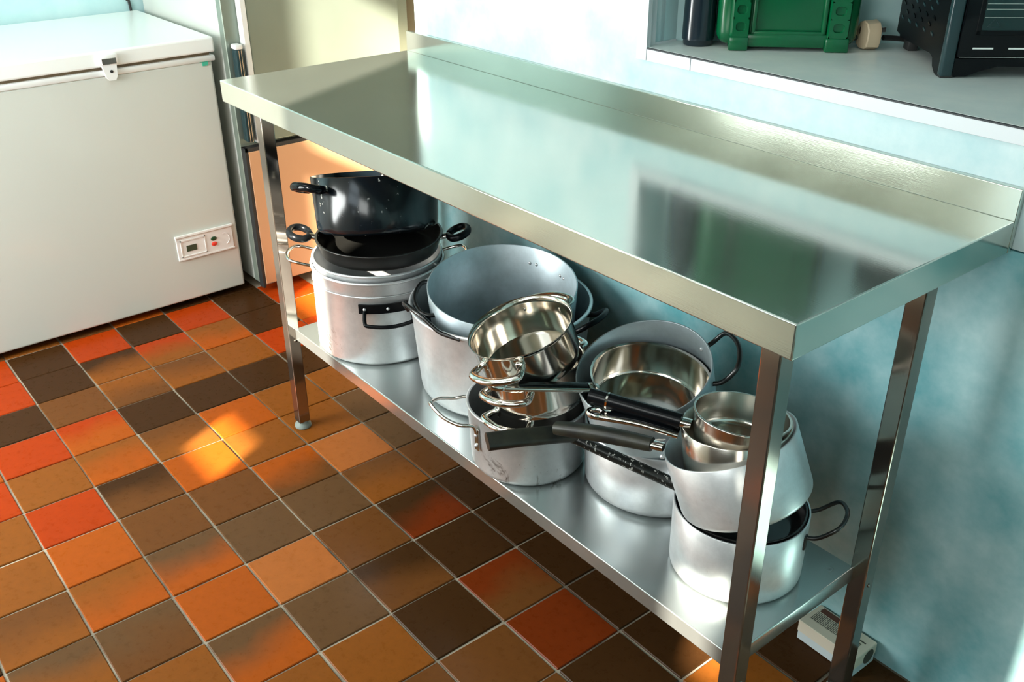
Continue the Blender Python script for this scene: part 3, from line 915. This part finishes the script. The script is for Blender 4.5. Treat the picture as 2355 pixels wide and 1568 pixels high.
bmesh.ops.translate(ov, vec=(0.0611, 0.010, 0.026), verts=ov.verts)
obj('end_hole', ov, 'print_dark', cx0)

# ------------------------------------------------------------------ things in the niche
bt = thing('bottle', 'dark navy cylindrical bottle at the left end of the niche', 'bottle', (1.1290, 1.1700, NZ0))
vessel(bt, [(0, 0), (0.0245, 0), (0.0265, 0.002), (0.0268, 0.009), (0.0292, 0.011), (0.0292, 0.016), (0.0278, 0.090), (0.0270, 0.175), (0.020, 0.200), (0.0125, 0.212), (0.0125, 0.225), (0, 0.225)], 'navy_gloss', seg=48)
obj('cap', lathe([(0.0135, 0.226), (0.0145, 0.226), (0.0145, 0.248), (0.013, 0.250), (0, 0.250), (0, 0.226)], 32), 'black_plastic', bt, smooth=True)

can = thing('jerrycan', 'green plastic jerrycan with ribbed front standing in the niche', 'jerrycan', (1.198, 1.170, NZ0), rotz=rad(43.2))
CH = 0.30
obj('body', box(-0.020, 0.222, 0.006, 0.082, 0.006, CH, bev=0.022, seg=5), 'green_plastic', can, smooth=True, angle=50)
# front panel: frame around a recessed field
bm = bmesh.new()
def frame(bm, x0, x1, z0, z1, wd, y0, y1, bev):
    add_box(bm, x0, x1, y0, y1, z0, z0 + wd, bev)
    add_box(bm, x0, x1, y0, y1, z1 - wd, z1, bev)
    add_box(bm, x0, x0 + wd, y0, y1, z0, z1, bev)
    add_box(bm, x1 - wd, x1, y0, y1, z0, z1, bev)
frame(bm, 0.038, 0.165, 0.026, CH - 0.02, 0.008, -0.001, 0.012, 0.003)
obj('front_frame', bm, 'green_plastic', can, smooth=True)
obj('lower_skirt', box(0.030, 0.170, -0.0015, 0.012, 0.006, 0.029, bev=0.004), 'green_plastic', can, smooth=True)

def dimpled_strap(x0, x1, z0, z1, zc, rx, rz, yf, depth, n=28):
    """a raised strap whose face has oval recesses sunk into it"""
    bm = bmesh.new()
    edges = [z0] + [(a + b) / 2 for a, b in zip(zc, zc[1:])] + [z1]
    xm = (x0 + x1) / 2
    for c, (a, b) in zip(zc, zip(edges, edges[1:])):
        oval, outer = [], []
        inner = []
        for i in range(n):
            th = 2 * pi * i / n
            ca, sa = cos(th), sin(th)
            ex = math.copysign(abs(ca) ** 0.7, ca) * rx
            ez = math.copysign(abs(sa) ** 0.7, sa) * rz
            oval.append(bm.verts.new((xm + ex, yf, c + ez)))
            inner.append(bm.verts.new((xm + ex * 0.86, yf + depth, c + ez * 0.86)))
            hx, hz = (x1 - x0) / 2, ((b - c) if sa > 0 else (c - a))
            s = min(hx / abs(ca) if abs(ca) > 1e-6 else 1e9, hz / abs(sa) if abs(sa) > 1e-6 else 1e9)
            outer.append(bm.verts.new((xm + ca * s, yf, c + sa * s)))
        for i in range(n):
            j = (i + 1) % n
            bm.faces.new((outer[i], outer[j], oval[j], oval[i]))
            bm.faces.new((oval[i], oval[j], inner[j], inner[i]))
        bm.faces.new(inner)
    for (xa, xb) in ((x0, x0 - 0.004), (x1, x1 + 0.004)):
        v = [bm.verts.new(p) for p in ((xa, yf, z0), (xa, yf, z1), (xb, yf + 0.012, z1), (xb, yf + 0.012, z0))]
        bm.faces.new(v)
    v = [bm.verts.new(p) for p in ((x0, yf, z0), (x1, yf, z0), (x1 + 0.004, yf + 0.012, z0), (x0 - 0.004, yf + 0.012, z0))]
    bm.faces.new(v)
    v = [bm.verts.new(p) for p in ((x0, yf, z1), (x1, yf, z1), (x1 + 0.004, yf + 0.012, z1), (x0 - 0.004, yf + 0.012, z1))]
    bm.faces.new(v)
    return bm
zc = [0.041 + 0.0285 * i for i in range(8)]
obj('strap', dimpled_strap(0.0055, 0.0330, 0.024, 0.262, zc, 0.0085, 0.0075, -0.005, 0.004), 'green_plastic', can)
obj('strap', dimpled_strap(0.1690, 0.2010, 0.024, 0.262, zc, 0.0095, 0.0075, -0.005, 0.004), 'green_plastic', can)
obj('foot', box(0.001, 0.0345, -0.007, 0.030, 0.0, 0.024, bev=0.003), 'green_plastic', can, smooth=True)
obj('foot', box(0.165, 0.2055, -0.007, 0.030, 0.0, 0.024, bev=0.003), 'green_plastic', can, smooth=True)
obj('handle', sweep(smoothpath([(0.06, 0.044, CH - 0.01), (0.065, 0.044, CH + 0.03), (0.10, 0.044, CH + 0.04), (0.135, 0.044, CH + 0.03), (0.14, 0.044, CH - 0.01)], 5), 0.011, sides=12), 'green_plastic', can, smooth=True)
cl = lathe([(0, 0), (0.02, 0), (0.02, 0.03), (0, 0.03)], 24)
bmesh.ops.translate(cl, vec=(0.185, 0.044, CH - 0.005), verts=cl.verts)
obj('cap', cl, 'black_plastic', can, smooth=True)

# plug: rounded body, fuse slot, cord grip, three pins
pg = thing('mains_plug', 'cream three pin plug lying between the green jerrycan and the black oven', 'plug', (1.3500, 1.3620, NZ0), rotz=rad(-26))
prof = [(-0.0175, 0.006), (-0.0205, 0.020), (-0.0200, 0.034), (-0.0130, 0.045), (0.0, 0.0490), (0.0130, 0.045), (0.0200, 0.034), (0.0205, 0.020), (0.0175, 0.006), (0.008, 0.0005), (-0.008, 0.0005)]
bm = bmesh.new()
layers = []
for y, k in ((-0.011, 0.90), (-0.009, 0.98), (0.002, 1.0), (0.012, 1.04), (0.014, 1.02)):
    layers.append([bm.verts.new((x * k, y, 0.0255 + (z - 0.025) * k)) for x, z in prof])
for a, b in zip(layers, layers[1:]):
    for i in range(len(prof)):
        j = (i + 1) % len(prof)
        bm.faces.new((a[i], a[j], b[j], b[i]))
bm.faces.new(layers[0]); bm.faces.new(layers[-1])
obj('body', bm, 'cream_plastic', pg, smooth=True, angle=35)
fs = ball((0, 0, 0), 0.007, sx=0.32, sy=0.12, sz=1.0, u=16, v=10)
bmesh.ops.translate(fs, vec=(-0.008, -0.0108, 0.031), verts=fs.verts)
obj('fuse_slot', fs, 'brown_hole', pg, smooth=True)
sc_ = ball((0.004, 0.0, 0.0008), 0.0022, sz=0.4)
for p in ((-0.011, 0.034), (0.011, 0.034), (0.0, 0.014)):
    obj('pin', box(p[0] - 0.0022, p[0] + 0.0022, 0.013, 0.026, p[1] - 0.004, p[1] + 0.004), 'satin_steel', pg)
sc_.free()
cbl = sweep(smoothpath([(1.312, 1.345, NZ0 + 0.010), (1.322, 1.352, NZ0 + 0.014), (1.333, 1.360, NZ0 + 0.018)], 5), 0.0042, sides=8)
cb2 = obj('plug_cord', cbl, 'rubber', smooth=True)
tag(cb2, 'short black cord going from the cream plug behind the jerrycan', 'cord')
cb3 = obj('oven_cord', sweep(smoothpath([(1.3640, 1.3900, NZ0 + 0.018), (1.372, 1.410, NZ0 + 0.016), (1.385, 1.432, NZ0 + 0.013), (1.400, 1.450, NZ0 + 0.012)], 5), 0.0046, sides=8), 'rubber', smooth=True)
tag(cb3, 'black power cord between the cream plug and the back of the oven', 'cord')

# mini oven
ov = thing('mini_oven', 'black mini oven with a glass door at the right of the niche', 'oven', (1.551, 1.256, NZ0), rotz=rad(48.1))
OH, OW, OD = 0.235, 0.36, 0.238
bm = box(0.004, OW - 0.004, 0.012, OD, 0.028, OH, bev=0.004)
bd_ = obj('body', bm, 'black_satin', ov, smooth=True)
# side plate, lower edge cut up behind the front foot
def yz_prism(pts, x0, x1):
    bm = bmesh.new()
    a = [bm.verts.new((x0, y, z)) for y, z in pts]
    b = [bm.verts.new((x1, y, z)) for y, z in pts]
    bm.faces.new(a); bm.faces.new(b[::-1])
    for i in range(len(pts)):
        j = (i + 1) % len(pts)
        bm.faces.new((a[i], a[j], b[j], b[i]))
    return bm
side = [(0.012, 0.002), (0.026, 0.002), (0.040, 0.010), (0.046, 0.022), (0.060, 0.026), (OD - 0.02, 0.022), (OD - 0.018, 0.026), (OD, 0.028), (OD, OH - 0.004), (0.012, OH - 0.004)]
for x0, x1 in ((0.0, 0.006), (OW - 0.006, OW)):
    obj('side_plate', yz_prism(side, x0, x1), 'black_satin', ov)
for iy in range(9):
    for iz in range(6):
        y = 0.060 + iy * 0.019
        z = 0.052 + iz * 0.024 + (0.012 if iy % 2 else 0)
        if z < OH - 0.02:
            obj('vent_slot', yz_prism([(y, z), (y + 0.010, z + 0.003), (y + 0.010, z + 0.0065), (y, z + 0.0035)], -0.0016, 0.0005), 'black_gloss' if (iy + iz) % 2 else 'oven_trim', ov)
obj('corner_pillar', box(-0.001, 0.0185, -0.003, 0.012, 0.002, OH, bev=0.004, seg=3), 'oven_trim', ov, smooth=True)
obj('corner_pillar', box(OW - 0.0185, OW + 0.001, -0.003, 0.012, 0.002, OH, bev=0.004, seg=3), 'oven_trim', ov, smooth=True)
plinth = [(0.0185, 0.003), (0.040, 0.003), (0.060, 0.011), (0.085, 0.018), (OW - 0.085, 0.018), (OW - 0.060, 0.011), (OW - 0.04, 0.003), (OW - 0.0185, 0.003), (OW - 0.0185, 0.030), (0.0185, 0.030)]
bm = bmesh.new()
a = [bm.verts.new((x, -0.001, z)) for x, z in plinth]
b = [bm.verts.new((x, 0.012, z)) for x, z in plinth]
bm.faces.new(a); bm.faces.new(b[::-1])
for i in range(len(plinth)):
    j = (i + 1) % len(plinth)
    bm.faces.new((a[i], a[j], b[j], b[i]))
obj('plinth', bm, 'black_satin', ov)
dr = obj('door', box(0.0190, OW - 0.019, -0.0045, 0.012, 0.0325, OH - 0.010, bev=0.002), 'black_gloss', ov, smooth=True)
bm = bmesh.new()
frame(bm, 0.040, OW - 0.040, 0.066, OH - 0.02, 0.007, -0.0062, -0.004, 0.0006)
obj('door_frame', bm, 'black_satin', dr)
obj('door_glass', box(0.046, OW - 0.046, -0.0052, -0.0042, 0.072, OH - 0.026), 'oven_glass', dr)
for zz in (0.092, 0.104, 0.112):
    obj('rod_reflection', sweep([(0.048, -0.0056, zz), (OW - 0.048, -0.0056, zz)], 0.0008, sides=6), 'satin_steel', dr)  # reflection of rack rods drawn as thin bars on the glass
tri = [Vector((0.064 + 0.0115 * cos(a), -0.0056, 0.0815 + 0.0085 * sin(a))) for a in (pi / 2, pi / 2 + 2 * pi / 3, pi / 2 + 4 * pi / 3)]
obj('warning_mark', sweep([tri[0], tri[0].lerp(tri[1], .5), tri[1], tri[1].lerp(tri[2], .5), tri[2], tri[2].lerp(tri[0], .5)], 0.0006, sides=5, closed=True, up=(0, -1, 0)), 'oven_trim', dr)
for x0, x1 in ((0.040, 0.071), (0.094, 0.135)):
    obj('white_mark', box(x0, x1, -0.0050, -0.0043, 0.0448, 0.0472), 'white_mark', dr)
obj('door_line', box(0.022, OW - 0.022, -0.0050, -0.0040, 0.0322, 0.0330), 'satin_steel', dr)
for x in (0.012, OW - 0.03):
    f = box(x, x + 0.018, OD - 0.035, OD - 0.008, 0.0, 0.030, bev=0.003)
    obj('foot', f, 'rubber', ov, smooth=True)
for x in (0.0, OW - 0.020):
    obj('foot', box(x, x + 0.020, -0.001, 0.024, 0.0, 0.006, bev=0.001), 'rubber', ov)
